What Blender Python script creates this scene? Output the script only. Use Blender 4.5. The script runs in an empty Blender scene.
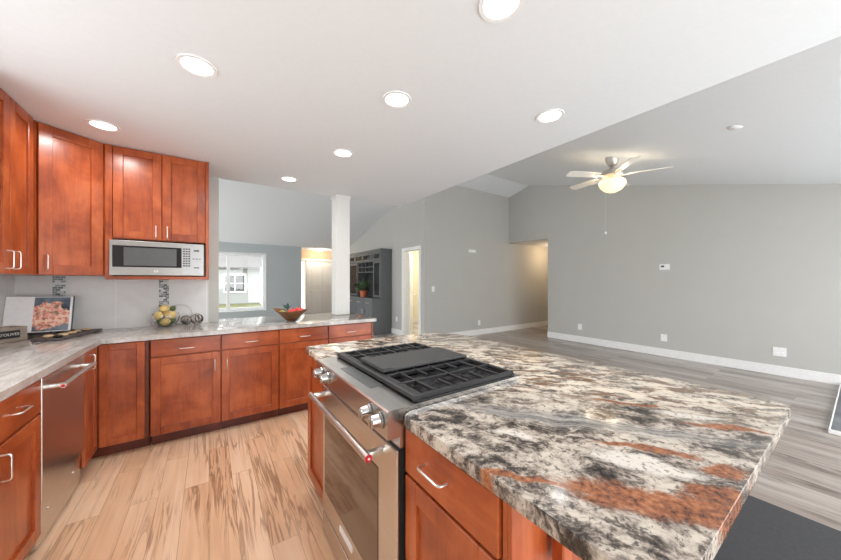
import bpy, bmesh, math, random
from mathutils import Vector, Matrix, Euler
random.seed(7)
PI = math.pi
C = bpy.context.scene.collection
S = bpy.context.scene

# ------------------------------------------------------------------ camera
FPX, CX, CY, CAMH = 307.0, 420.5, 281.0, 1.345
YAW = math.atan((CX - 209) / FPX)
cd = bpy.data.cameras.new('camera'); cam = bpy.data.objects.new('camera', cd); C.objects.link(cam)
cd.sensor_fit = 'HORIZONTAL'; cd.sensor_width = 36.0; cd.lens = 36.0 * FPX / 841
cd.shift_x = 0.0; cd.shift_y = (CY - 280) / 841
cd.clip_start = 0.02; cd.clip_end = 300
cam.location = (0, 0, CAMH); cam.rotation_euler = (PI / 2, 0, -YAW)
S.camera = cam
# ------------------------------------------------------------------ world, daylight, exposure
w = bpy.data.worlds.new('overcast_sky'); S.world = w; w.use_nodes = True
bg = w.node_tree.nodes['Background']; bg.inputs['Color'].default_value = (0.945, 0.975, 1.0, 1); bg.inputs['Strength'].default_value = 3.25
S.view_settings.view_transform = 'Standard'; S.view_settings.look = 'None'
S.view_settings.exposure = 0.55; S.view_settings.gamma = 1.0; S.view_settings.use_curve_mapping = False
DOWNLIGHT_W, FAN_E, ENTRY_W, HALL_W = 3.6, .8, 11.0, 13.0
S.cycles.max_bounces = 10; S.cycles.diffuse_bounces = 6; S.cycles.glossy_bounces = 4
S.cycles.use_denoising = True
S.cycles.sample_clamp_indirect = 6.0

# ------------------------------------------------------------------ materials
def mat_new(name):
    m = bpy.data.materials.new(name); m.use_nodes = True
    nt = m.node_tree; b = nt.nodes['Principled BSDF']
    return m, nt, b
def rgb(r, g, b):
    f = lambda c: (c / 255 / 12.92) if c / 255 <= .04045 else ((c / 255 + .055) / 1.055) ** 2.4
    return (f(r), f(g), f(b), 1)
def N(nt, t, **kw):
    n = nt.nodes.new(t)
    for k, v in kw.items(): setattr(n, k, v)
    return n
def L(nt, a, b): nt.links.new(a, b)
def ramp(nt, fac, stops, interp='LINEAR'):
    r = N(nt, 'ShaderNodeValToRGB'); e = r.color_ramp.elements; r.color_ramp.interpolation = interp
    while len(e) < len(stops): e.new(.5)
    for i, (p, c) in enumerate(stops):
        e[i].position = p; e[i].color = c if len(c) == 4 else (*c, 1)
    L(nt, fac, r.inputs['Fac']); return r.outputs['Color']
def mixc(nt, fac, a, b, mode='MIX'):
    m = N(nt, 'ShaderNodeMix', data_type='RGBA', blend_type=mode)
    for s, v in ((0, fac), (6, a), (7, b)):
        if hasattr(v, 'links'): L(nt, v, m.inputs[s])
        else: m.inputs[s].default_value = v
    return m.outputs[2]
def math_(nt, op, a, b=None, clamp=False):
    m = N(nt, 'ShaderNodeMath', operation=op); m.use_clamp = clamp
    for s, v in ((0, a), (1, b)):
        if v is None: continue
        if hasattr(v, 'links'): L(nt, v, m.inputs[s])
        else: m.inputs[s].default_value = v
    return m.outputs[0]
def coords(nt, scale=(1, 1, 1), rot=(0, 0, 0), rnd=False, loc=(0, 0, 0)):
    tc = N(nt, 'ShaderNodeTexCoord'); mp = N(nt, 'ShaderNodeMapping')
    mp.inputs['Scale'].default_value = scale; mp.inputs['Rotation'].default_value = rot; mp.inputs['Location'].default_value = loc
    src = tc.outputs['Object']
    if rnd:
        oi = N(nt, 'ShaderNodeObjectInfo'); va = N(nt, 'ShaderNodeVectorMath', operation='MULTIPLY_ADD')
        L(nt, oi.outputs['Random'], va.inputs[0]); va.inputs[1].default_value = (7, 11, 5); L(nt, src, va.inputs[2]); src = va.outputs[0]
    L(nt, src, mp.inputs['Vector']); return mp.outputs['Vector']
def noise(nt, vec, scale=5, detail=4, rough=.55, dist=0):
    n = N(nt, 'ShaderNodeTexNoise'); n.inputs['Scale'].default_value = scale; n.inputs['Detail'].default_value = detail
    n.inputs['Roughness'].default_value = rough; n.inputs['Distortion'].default_value = dist
    L(nt, vec, n.inputs['Vector']); return n.outputs['Fac']
def bump(nt, b, h, strength=.1, dist=.01):
    bn = N(nt, 'ShaderNodeBump'); bn.inputs['Strength'].default_value = strength; bn.inputs['Distance'].default_value = dist
    L(nt, h, bn.inputs['Height']); L(nt, bn.outputs[0], b.inputs['Normal'])
def plain(name, col, rough=.5, metal=0, spec=.5, var=.04, scale=30, **kw):
    m, nt, b = mat_new(name)
    f = noise(nt, coords(nt), scale, 3)
    dk = tuple(c * (1 - var) for c in col[:3]); lt = tuple(min(1, c * (1 + var)) for c in col[:3])
    L(nt, ramp(nt, f, [(.3, dk), (.7, lt)]), b.inputs['Base Color'])
    b.inputs['Roughness'].default_value = rough; b.inputs['Metallic'].default_value = metal
    b.inputs['Specular IOR Level'].default_value = spec
    for k, v in kw.items(): b.inputs[k.replace('_', ' ')].default_value = v
    return m
def wood(name, lo, mid, hi, axis='z', rough=.32):
    m, nt, b = mat_new(name)
    sc = {'z': (9, 9, .9), 'x': (.9, 9, 9), 'y': (9, .9, 9)}[axis]
    v = coords(nt, sc, rnd=True)
    g = noise(nt, v, 2.2, 6, .6, .6)
    fine = noise(nt, coords(nt, tuple(s * 8 for s in sc), rnd=True), 2, 3)
    blot = noise(nt, coords(nt, rnd=True), 4.5, 4, .55, .5)
    f = math_(nt, 'ADD', math_(nt, 'MULTIPLY', g, .30), math_(nt, 'ADD', math_(nt, 'MULTIPLY', fine, .12), math_(nt, 'MULTIPLY', blot, .58)))
    L(nt, ramp(nt, f, [(.36, lo), (.49, mid), (.62, hi)]), b.inputs['Base Color'])
    b.inputs['Roughness'].default_value = rough; b.inputs['Coat Weight'].default_value = .25; b.inputs['Coat Roughness'].default_value = .2
    return m
def emis(name, col, s):
    m, nt, b = mat_new(name); b.inputs['Base Color'].default_value = (*col, 1); b.inputs['Emission Color'].default_value = (*col, 1)
    b.inputs['Emission Strength'].default_value = s; return m

CH = (rgb(124, 50, 20), rgb(160, 74, 33), rgb(184, 96, 50))
M = {}
M['cherry'] = wood('cherry_wood', *CH)
M['cherry_h'] = wood('cherry_wood_horizontal', *CH, axis='x')
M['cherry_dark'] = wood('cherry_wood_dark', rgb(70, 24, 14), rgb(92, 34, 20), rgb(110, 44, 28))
M['nickel'] = plain('brushed_nickel', (.78, .76, .73), .28, 1)
M['white_paint'] = plain('white_paint', (.82, .82, .81), .45)
M['ceiling_paint'] = plain('ceiling_paint', (.765, .79, .805), .9, spec=.1, var=.01)  # cool tint in the colour offsets warm light bounced off the floor
M['wall_grey'] = plain('grey_wall_paint', rgb(186, 185, 180), .85, spec=.15, var=.012, scale=3)
M['wall_blue'] = plain('blue_grey_wall_paint', rgb(172, 178, 178), .85, spec=.15, var=.012, scale=3)
M['wall_cream'] = plain('cream_wall_paint', rgb(226, 220, 200), .85, spec=.15, var=.012, scale=3)
M['wall_warm_lit'] = plain('warm_lit_wall_paint', rgb(205, 180, 150), .85, spec=.15, var=.012, scale=3)  # peach of the warm entry light put into the wall colour
M['black'] = plain('black_enamel', (.012, .012, .013), .25)
M['iron'] = plain('cast_iron', (.022, .022, .024), .42, var=.2, scale=200)
M['griddle'] = plain('griddle_plate', (.045, .045, .045), .5, var=.15, scale=80)
M['chrome'] = plain('polished_chrome', (.5, .49, .48), .16, 1)
M['oven_glass'] = plain('oven_glass_floor_reflection', (.17, .135, .105), .06, .75, var=0)  # brown of the reflected wood floor put into the glass colour
M['rubber'] = plain('black_gap', (.008, .008, .008), .7)
M['darkglass'] = plain('dark_glass', (.02, .018, .02), .06, var=0)
M['screen'] = plain('grey_display', (.10, .105, .105), .22)
M['red'] = plain('red_enamel', (.6, .015, .03), .3)
M['white_plastic'] = plain('white_plastic', (.85, .85, .84), .35)
M['mat'] = plain('charcoal_mat', (.045, .045, .05), .55, var=.15, scale=60)
M['hearth'] = plain('slate_tile', (.15, .155, .165), .6, var=.35, scale=4)
M['hutch'] = plain('charcoal_paint', (.105, .11, .115), .45)
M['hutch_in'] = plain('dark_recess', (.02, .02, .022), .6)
M['terra'] = plain('terracotta', rgb(176, 92, 58), .75)
M['leaf'] = plain('green_leaf', (.10, .17, .08), .5, var=.5, scale=20)
M['leaf_dark'] = plain('dark_green_leaf', (.02, .06, .05), .45, var=.4, scale=40)
M['cream_glow'] = emis('frosted_lit_glass', (1.0, .74, .42), FAN_E)
M['lens'] = emis('lit_lens', (1.0, .97, .93), 3.0)
M['warm_lens'] = emis('warm_lit_lens', (1.0, .85, .62), 10.0)
M['fan_blade'] = plain('cream_blade', rgb(232, 229, 220), .45)
M['fan_metal'] = plain('brushed_silver', (.6, .58, .55), .35, .8)
M['paper'] = plain('white_paper', (.93, .93, .92), .7)
M['cover'] = plain('slate_book_cover', (.09, .1, .12), .5)
M['board'] = plain('dark_slate_board', (.085, .07, .07), .45, var=.35, scale=25)
M['nut'] = plain('tan_shell', rgb(196, 168, 132), .6, var=.2)
M['olive'] = plain('dark_bead', (.02, .018, .016), .35)
M['crate'] = wood('whitewashed_wood', rgb(140, 126, 112), rgb(168, 154, 140), rgb(190, 178, 164), axis='x', rough=.7)
M['label_black'] = plain('black_label', (.02, .02, .022), .5)
M['letter'] = plain('cream_lettering', (.75, .73, .68), .6)
M['lemon'] = plain('lemon_skin', rgb(236, 208, 132), .45, var=.12, scale=90)
M['lime'] = plain('lime_skin', (.10, .17, .05), .4, var=.3, scale=60)
M['twine'] = plain('brown_twine', (.06, .045, .038), .7, var=.4, scale=90)
M['twine_pale'] = plain('pale_twine', (.55, .5, .46), .7, var=.3, scale=90)
M['apple_red'] = plain('red_fruit_skin', (.75, .05, .05), .3, var=.25, scale=20)
M['apple_green'] = plain('green_fruit_skin', (.42, .5, .12), .35, var=.2, scale=20)
M['bowl'] = wood('olive_wood', rgb(62, 36, 18), rgb(124, 78, 42), rgb(168, 116, 70), axis='x', rough=.35)
M['siding'] = plain('pale_siding', (.34, .36, .35), .7)
M['roof'] = plain('grey_shingle', (.13, .125, .12), .8, var=.2, scale=15)
M['ext_glass'] = plain('house_glass', (.09, .1, .1), .1)
M['bark'] = plain('bark', (.2, .15, .12), .9)
M['tree'] = plain('pale_foliage', (.10, .115, .07), .8, var=.4, scale=8)

def steel():
    m, nt, b = mat_new('brushed_stainless')
    f = noise(nt, coords(nt, (1, 90, 90)), 3, 3)
    L(nt, ramp(nt, f, [(.3, (.56, .55, .53)), (.7, (.68, .67, .65))]), b.inputs['Base Color'])
    b.inputs['Metallic'].default_value = 1; b.inputs['Roughness'].default_value = .27
    return m
M['steel'] = steel()
M['steel_dark'] = plain('satin_stainless', (.40, .38, .36), .3, 1, var=.03)
def glass(name, col=(1, 1, 1, 1), rough=0.0):
    m, nt, b = mat_new(name); b.inputs['Base Color'].default_value = col; b.inputs['Roughness'].default_value = rough
    b.inputs['Transmission Weight'].default_value = 1; b.inputs['IOR'].default_value = 1.45; return m
M['glass'] = glass('clear_glass')
def pane():
    m, nt, b = mat_new('window_glass'); out = nt.nodes['Material Output']
    t = N(nt, 'ShaderNodeBsdfTransparent'); g = N(nt, 'ShaderNodeBsdfGlossy'); g.inputs['Roughness'].default_value = .02
    mx = N(nt, 'ShaderNodeMixShader'); mx.inputs[0].default_value = .06
    L(nt, t.outputs[0], mx.inputs[1]); L(nt, g.outputs[0], mx.inputs[2]); L(nt, mx.outputs[0], out.inputs['Surface']); return m
M['pane'] = pane()
def frosted():
    m, nt, b = mat_new('frosted_glass'); out = nt.nodes['Material Output']
    t = N(nt, 'ShaderNodeBsdfTranslucent'); t.inputs['Color'].default_value = (.9, .9, .9, 1); L(nt, t.outputs[0], out.inputs['Surface']); return m
M['frosted'] = frosted()

def floor_mat(name, cols, plank=(1.25, .15), streak=(22, .9), dark=(.1, .06, .04), darkamt=.7, vs=(13, .8), tone=.35):
    m, nt, b = mat_new(name)
    tc = N(nt, 'ShaderNodeTexCoord'); mp = N(nt, 'ShaderNodeMapping'); mp.inputs['Rotation'].default_value = (0, 0, PI / 2)
    L(nt, tc.outputs['Object'], mp.inputs['Vector'])
    br = N(nt, 'ShaderNodeTexBrick'); br.offset = .37; br.inputs['Scale'].default_value = 1
    br.inputs['Brick Width'].default_value = plank[0]; br.inputs['Row Height'].default_value = plank[1]
    br.inputs['Mortar Size'].default_value = .0012; br.inputs['Mortar Smooth'].default_value = .1; br.inputs['Bias'].default_value = 0
    br.inputs['Color1'].default_value = (0, 0, 0, 1); br.inputs['Color2'].default_value = (1, 1, 1, 1); br.inputs['Mortar'].default_value = (.5, .5, .5, 1)
    L(nt, mp.outputs[0], br.inputs['Vector'])
    pl = br.outputs['Color']
    # each plank shifts the grain by its own amount
    sx = N(nt, 'ShaderNodeCombineXYZ'); L(nt, math_(nt, 'MULTIPLY', pl, 13.7), sx.inputs[0]); L(nt, math_(nt, 'MULTIPLY', pl, 31.1), sx.inputs[1])
    va = N(nt, 'ShaderNodeVectorMath', operation='ADD'); L(nt, tc.outputs['Object'], va.inputs[0]); L(nt, sx.outputs[0], va.inputs[1])
    def gv(s):
        q = N(nt, 'ShaderNodeMapping'); q.inputs['Scale'].default_value = s; L(nt, va.outputs[0], q.inputs['Vector']); return q.outputs[0]
    g = noise(nt, gv((streak[0], streak[1], 1)), 1, 5, .6, .8)
    big = noise(nt, gv((5, .8, 1)), 1, 3, .5, 1.5)
    base = ramp(nt, math_(nt, 'ADD', math_(nt, 'MULTIPLY', pl, tone), math_(nt, 'MULTIPLY', math_(nt, 'ADD', g, big), .42)), [(.25, cols[0]), (.5, cols[1]), (.75, cols[2])])
    vein = noise(nt, gv((vs[0], vs[1], 1)), 1.3, 4, .55, 1.1)
    vm = ramp(nt, vein, [(.435, (0, 0, 0)), (.478, (1, 1, 1)), (.5, (1, 1, 1)), (.54, (0, 0, 0))])
    knot = noise(nt, gv((4, 1.0, 1)), 1.1, 2)
    vm2 = math_(nt, 'MULTIPLY', math_(nt, 'MULTIPLY', vm, ramp(nt, knot, [(.44, (0, 0, 0)), (.60, (1, 1, 1))])), darkamt)
    c = mixc(nt, vm2, base, (*dark, 1))
    c = mixc(nt, math_(nt, 'MULTIPLY', br.outputs['Fac'], .55), c, (*[x * .6 for x in dark], 1))
    L(nt, c, b.inputs['Base Color']); b.inputs['Roughness'].default_value = .3; b.inputs['Specular IOR Level'].default_value = .45
    bump(nt, b, br.outputs['Fac'], -.15, .003)
    return m
M['floor_k'] = floor_mat('hickory_planks', (rgb(200, 154, 118), rgb(228, 188, 152), rgb(242, 212, 182)), (1.25, .13), (26, 1.0), rgb(124, 84, 58)[:3], .62, (15, .8), .24)
M['floor_g'] = floor_mat('grey_planks', (rgb(120, 106, 98), rgb(158, 146, 138), rgb(188, 180, 174)), (1.25, .16), (30, .7), rgb(74, 64, 60)[:3], .75)

def granite_pale():
    m, nt, b = mat_new('pale_granite')
    v = coords(nt, (1, 1, 1), (0, 0, .5))
    wv = noise(nt, v, 2.2, 4, .6, 1.2)
    st = noise(nt, coords(nt, (7, 1.6, 4), (0, 0, .55)), 1.6, 6, .65, 1.4)
    sp = noise(nt, coords(nt), 160, 2)
    f = math_(nt, 'ADD', math_(nt, 'MULTIPLY', wv, .35), math_(nt, 'MULTIPLY', st, .65))
    c = ramp(nt, f, [(.3, rgb(140, 132, 126)), (.42, rgb(170, 164, 158)), (.55, rgb(192, 188, 183)), (.7, rgb(210, 207, 203))])
    c = mixc(nt, math_(nt, 'MULTIPLY', ramp(nt, sp, [(.32, (1, 1, 1)), (.42, (0, 0, 0))]), .45), c, rgb(96, 86, 80))
    L(nt, c, b.inputs['Base Color']); b.inputs['Roughness'].default_value = .09
    return m
M['granite'] = granite_pale()

def granite_island():
    m, nt, b = mat_new('island_granite')
    tc = N(nt, 'ShaderNodeTexCoord')
    P = tc.outputs['Object']
    # s runs along the veins, t across them
    def dot(v, d):
        n = N(nt, 'ShaderNodeVectorMath', operation='DOT_PRODUCT'); L(nt, v, n.inputs[0]); n.inputs[1].default_value = d; return n.outputs['Value']
    wn = N(nt, 'ShaderNodeTexNoise'); wn.inputs['Scale'].default_value = 5; wn.inputs['Detail'].default_value = 5; wn.inputs['Roughness'].default_value = .62
    L(nt, P, wn.inputs['Vector'])
    wsub = N(nt, 'ShaderNodeVectorMath', operation='SUBTRACT'); L(nt, wn.outputs['Color'], wsub.inputs[0]); wsub.inputs[1].default_value = (.5, .5, .5)
    wsc = N(nt, 'ShaderNodeVectorMath', operation='MULTIPLY_ADD'); L(nt, wsub.outputs[0], wsc.inputs[0]); wsc.inputs[1].default_value = (.11, .11, .11); L(nt, P, wsc.inputs[2])
    W = wsc.outputs[0]
    s = dot(W, (.6, -.8, 0)); t = dot(W, (.8, .6, 0))
    st = N(nt, 'ShaderNodeCombineXYZ'); L(nt, s, st.inputs[0]); L(nt, t, st.inputs[1])
    def gv(sc, off=(0, 0, 0)):
        q = N(nt, 'ShaderNodeMapping'); q.inputs['Scale'].default_value = sc; q.inputs['Location'].default_value = off; L(nt, st.outputs[0], q.inputs['Vector']); return q.outputs[0]
    a = noise(nt, gv((9, 19, 1)), 1, 9, .72, .25)
    fine = noise(nt, P, 85, 3, .7)
    mott = noise(nt, W, 26, 8, .78, .3); blob = noise(nt, gv((4, 8, 1), (2, 5, 0)), 1, 4, .6)
    f = math_(nt, 'ADD', math_(nt, 'MULTIPLY', a, .34), math_(nt, 'ADD', math_(nt, 'MULTIPLY', mott, .36), math_(nt, 'MULTIPLY', blob, .30)))
    base = ramp(nt, f, [(.425, rgb(28, 26, 26)), (.462, rgb(78, 70, 64)), (.488, rgb(130, 120, 111)), (.515, rgb(174, 163, 151)), (.56, rgb(204, 194, 181))])
    fl = noise(nt, P, 48, 5, .7, .4)
    base = mixc(nt, math_(nt, 'MULTIPLY', ramp(nt, fl, [(.55, (0, 0, 0)), (.60, (1, 1, 1))]), .75), base, rgb(52, 47, 44))
    # brown streaks towards the far side
    brn = noise(nt, gv((6, 17, 1), (3, 1, 0)), 1, 7, .68)
    far = ramp(nt, t, [(.0, (0, 0, 0)), (1.0, (1, 1, 1))])
    tt = N(nt, 'ShaderNodeMapRange'); tt.inputs['From Min'].default_value = 1.12; tt.inputs['From Max'].default_value = 1.35; L(nt, t, tt.inputs['Value'])
    pal = noise(nt, gv((9, 17, 1), (7, 2, 0)), 1, 8, .72)
    base = mixc(nt, math_(nt, 'MULTIPLY', tt.outputs[0], ramp(nt, pal, [(.47, (0, 0, 0)), (.53, (1, 1, 1))])), base, rgb(226, 214, 196))
    base = mixc(nt, math_(nt, 'MULTIPLY', tt.outputs[0], ramp(nt, brn, [(.51, (0, 0, 0)), (.57, (1, 1, 1))])), base, rgb(122, 92, 70))
    def ell(cs, ct, rs, rt, soft=.35):
        ds = math_(nt, 'DIVIDE', math_(nt, 'SUBTRACT', s, cs), rs); dt = math_(nt, 'DIVIDE', math_(nt, 'SUBTRACT', t, ct), rt)
        d = math_(nt, 'SQRT', math_(nt, 'ADD', math_(nt, 'MULTIPLY', ds, ds), math_(nt, 'MULTIPLY', dt, dt)))
        d = math_(nt, 'ADD', d, math_(nt, 'MULTIPLY', math_(nt, 'SUBTRACT', a, .5), 1.6))
        mr = N(nt, 'ShaderNodeMapRange'); mr.inputs['From Min'].default_value = 1.0; mr.inputs['From Max'].default_value = 1.0 - soft; L(nt, d, mr.inputs['Value'])
        return mr.outputs[0]
    def total(lst):
        o = None
        for e in lst:
            x = ell(*e); o = x if o is None else math_(nt, 'MAXIMUM', o, x)
        return o
    gband = total([(.15, 1.05, .62, .06, .7)])
    gl = noise(nt, gv((2, 120, 1)), 1, 3)
    base = mixc(nt, math_(nt, 'MULTIPLY', gband, .85), base, ramp(nt, gl, [(.35, rgb(62, 62, 64)), (.5, rgb(136, 134, 132)), (.65, rgb(180, 176, 170))]))
    wh = total([(.27, .85, .12, .04), (-.04, .60, .05, .028), (-.02, .9, .05, .02), (.5, 1.2, .1, .025)])
    base = mixc(nt, wh, base, ramp(nt, fine, [(.36, rgb(120, 110, 102)), (.46, rgb(214, 207, 198))]))
    ru = total([(.24, .715, .24, .05), (-.02, .70, .16, .014), (.40, .775, .09, .04), (.56, 1.14, .13, .018), (.35, 1.25, .14, .014), (.3, .93, .14, .02), (.43, .885, .06, .035), (-.25, 1.32, .2, .012)])
    rc = ramp(nt, math_(nt, 'ADD', math_(nt, 'MULTIPLY', a, .5), math_(nt, 'MULTIPLY', fine, .5)), [(.38, rgb(54, 42, 38)), (.44, rgb(120, 74, 52)), (.54, rgb(160, 102, 68)), (.66, rgb(184, 138, 104))])
    base = mixc(nt, ru, base, rc)
    L(nt, base, b.inputs['Base Color']); b.inputs['Roughness'].default_value = .13
    return m
M['granite_island'] = granite_island()

def tile_mat():
    m, nt, b = mat_new('grey_wall_tile')
    tc = N(nt, 'ShaderNodeTexCoord'); sp = N(nt, 'ShaderNodeSeparateXYZ'); cb = N(nt, 'ShaderNodeCombineXYZ')
    L(nt, tc.outputs['Object'], sp.inputs[0]); L(nt, math_(nt, 'ADD', sp.outputs[0], sp.outputs[1]), cb.inputs[0]); L(nt, sp.outputs[2], cb.inputs[1])
    mp = N(nt, 'ShaderNodeMapping'); mp.inputs['Location'].default_value = (.21, -.914 + .0, 0); L(nt, cb.outputs[0], mp.inputs['Vector'])
    br = N(nt, 'ShaderNodeTexBrick'); br.offset = 0; br.inputs['Scale'].default_value = 1; br.inputs['Brick Width'].default_value = .68; br.inputs['Row Height'].default_value = .61
    br.inputs['Mortar Size'].default_value = .0025; L(nt, mp.outputs[0], br.inputs['Vector'])
    cl = noise(nt, tc.outputs['Object'], 3.5, 4, .5, .6)
    c = ramp(nt, cl, [(.3, rgb(206, 205, 203)), (.7, rgb(222, 221, 219))])
    c = mixc(nt, math_(nt, 'MULTIPLY', br.outputs['Fac'], .8), c, rgb(236, 235, 232))
    L(nt, c, b.inputs['Base Color']); b.inputs['Roughness'].default_value = .3
    return m
M['tile'] = tile_mat()
def mosaic_mat():
    m, nt, b = mat_new('glass_mosaic')
    tc = N(nt, 'ShaderNodeTexCoord'); sp = N(nt, 'ShaderNodeSeparateXYZ'); cb = N(nt, 'ShaderNodeCombineXYZ')
    L(nt, tc.outputs['Object'], sp.inputs[0]); L(nt, sp.outputs[0], cb.inputs[0]); L(nt, sp.outputs[2], cb.inputs[1])
    br = N(nt, 'ShaderNodeTexBrick'); br.inputs['Scale'].default_value = 1; br.inputs['Brick Width'].default_value = .032; br.inputs['Row Height'].default_value = .018
    br.inputs['Mortar Size'].default_value = .0015; br.inputs['Color1'].default_value = (0, 0, 0, 1); br.inputs['Color2'].default_value = (1, 1, 1, 1); br.inputs['Mortar'].default_value = (.5, .5, .5, 1)
    L(nt, cb.outputs[0], br.inputs['Vector'])
    c = ramp(nt, br.outputs['Color'], [(0, rgb(92, 98, 100)), (.2, rgb(140, 148, 148)), (.45, rgb(206, 208, 206)), (.68, rgb(118, 126, 128)), (.85, rgb(176, 184, 184))], 'CONSTANT')
    c = mixc(nt, br.outputs['Fac'], c, rgb(205, 205, 202))
    L(nt, c, b.inputs['Base Color']); b.inputs['Roughness'].default_value = .12
    return m
M['mosaic'] = mosaic_mat()
def photo_mat():
    # printed page: pink and orange blossoms on a slate blue ground
    m, nt, b = mat_new('printed_flower_page')
    P = coords(nt)
    n1 = noise(nt, P, 14, 4, .6); vo = N(nt, 'ShaderNodeTexVoronoi'); vo.inputs['Scale'].default_value = 60; L(nt, P, vo.inputs['Vector'])
    d = N(nt, 'ShaderNodeVectorMath', operation='DISTANCE'); L(nt, P, d.inputs[0]); d.inputs[1].default_value = (.085, 0, .125)
    mask = ramp(nt, math_(nt, 'ADD', d.outputs['Value'], math_(nt, 'MULTIPLY', math_(nt, 'SUBTRACT', n1, .5), .16)), [(.105, (1, 1, 1)), (.118, (0, 0, 0))])
    c1 = ramp(nt, noise(nt, P, 30, 4, .65), [(.40, rgb(70, 84, 48)), (.44, rgb(214, 70, 56)), (.48, rgb(240, 120, 90)), (.52, rgb(246, 170, 170)), (.57, rgb(252, 226, 190))])
    c1 = mixc(nt, math_(nt, 'MULTIPLY', vo.outputs['Distance'], .6), c1, rgb(250, 214, 190))
    c0 = ramp(nt, noise(nt, P, 9, 2), [(.35, rgb(58, 70, 82)), (.65, rgb(128, 144, 156))])
    L(nt, mixc(nt, mask, c0, c1), b.inputs['Base Color']); b.inputs['Roughness'].default_value = .35
    return m
M['page'] = photo_mat()
def lawn_mat():
    m, nt, b = mat_new('lawn')
    L(nt, ramp(nt, noise(nt, coords(nt), 3, 6, .7), [(.35, rgb(82, 86, 52)), (.65, rgb(118, 118, 80))]), b.inputs['Base Color']); b.inputs['Roughness'].default_value = .9
    return m
M['lawn'] = lawn_mat()

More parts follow.
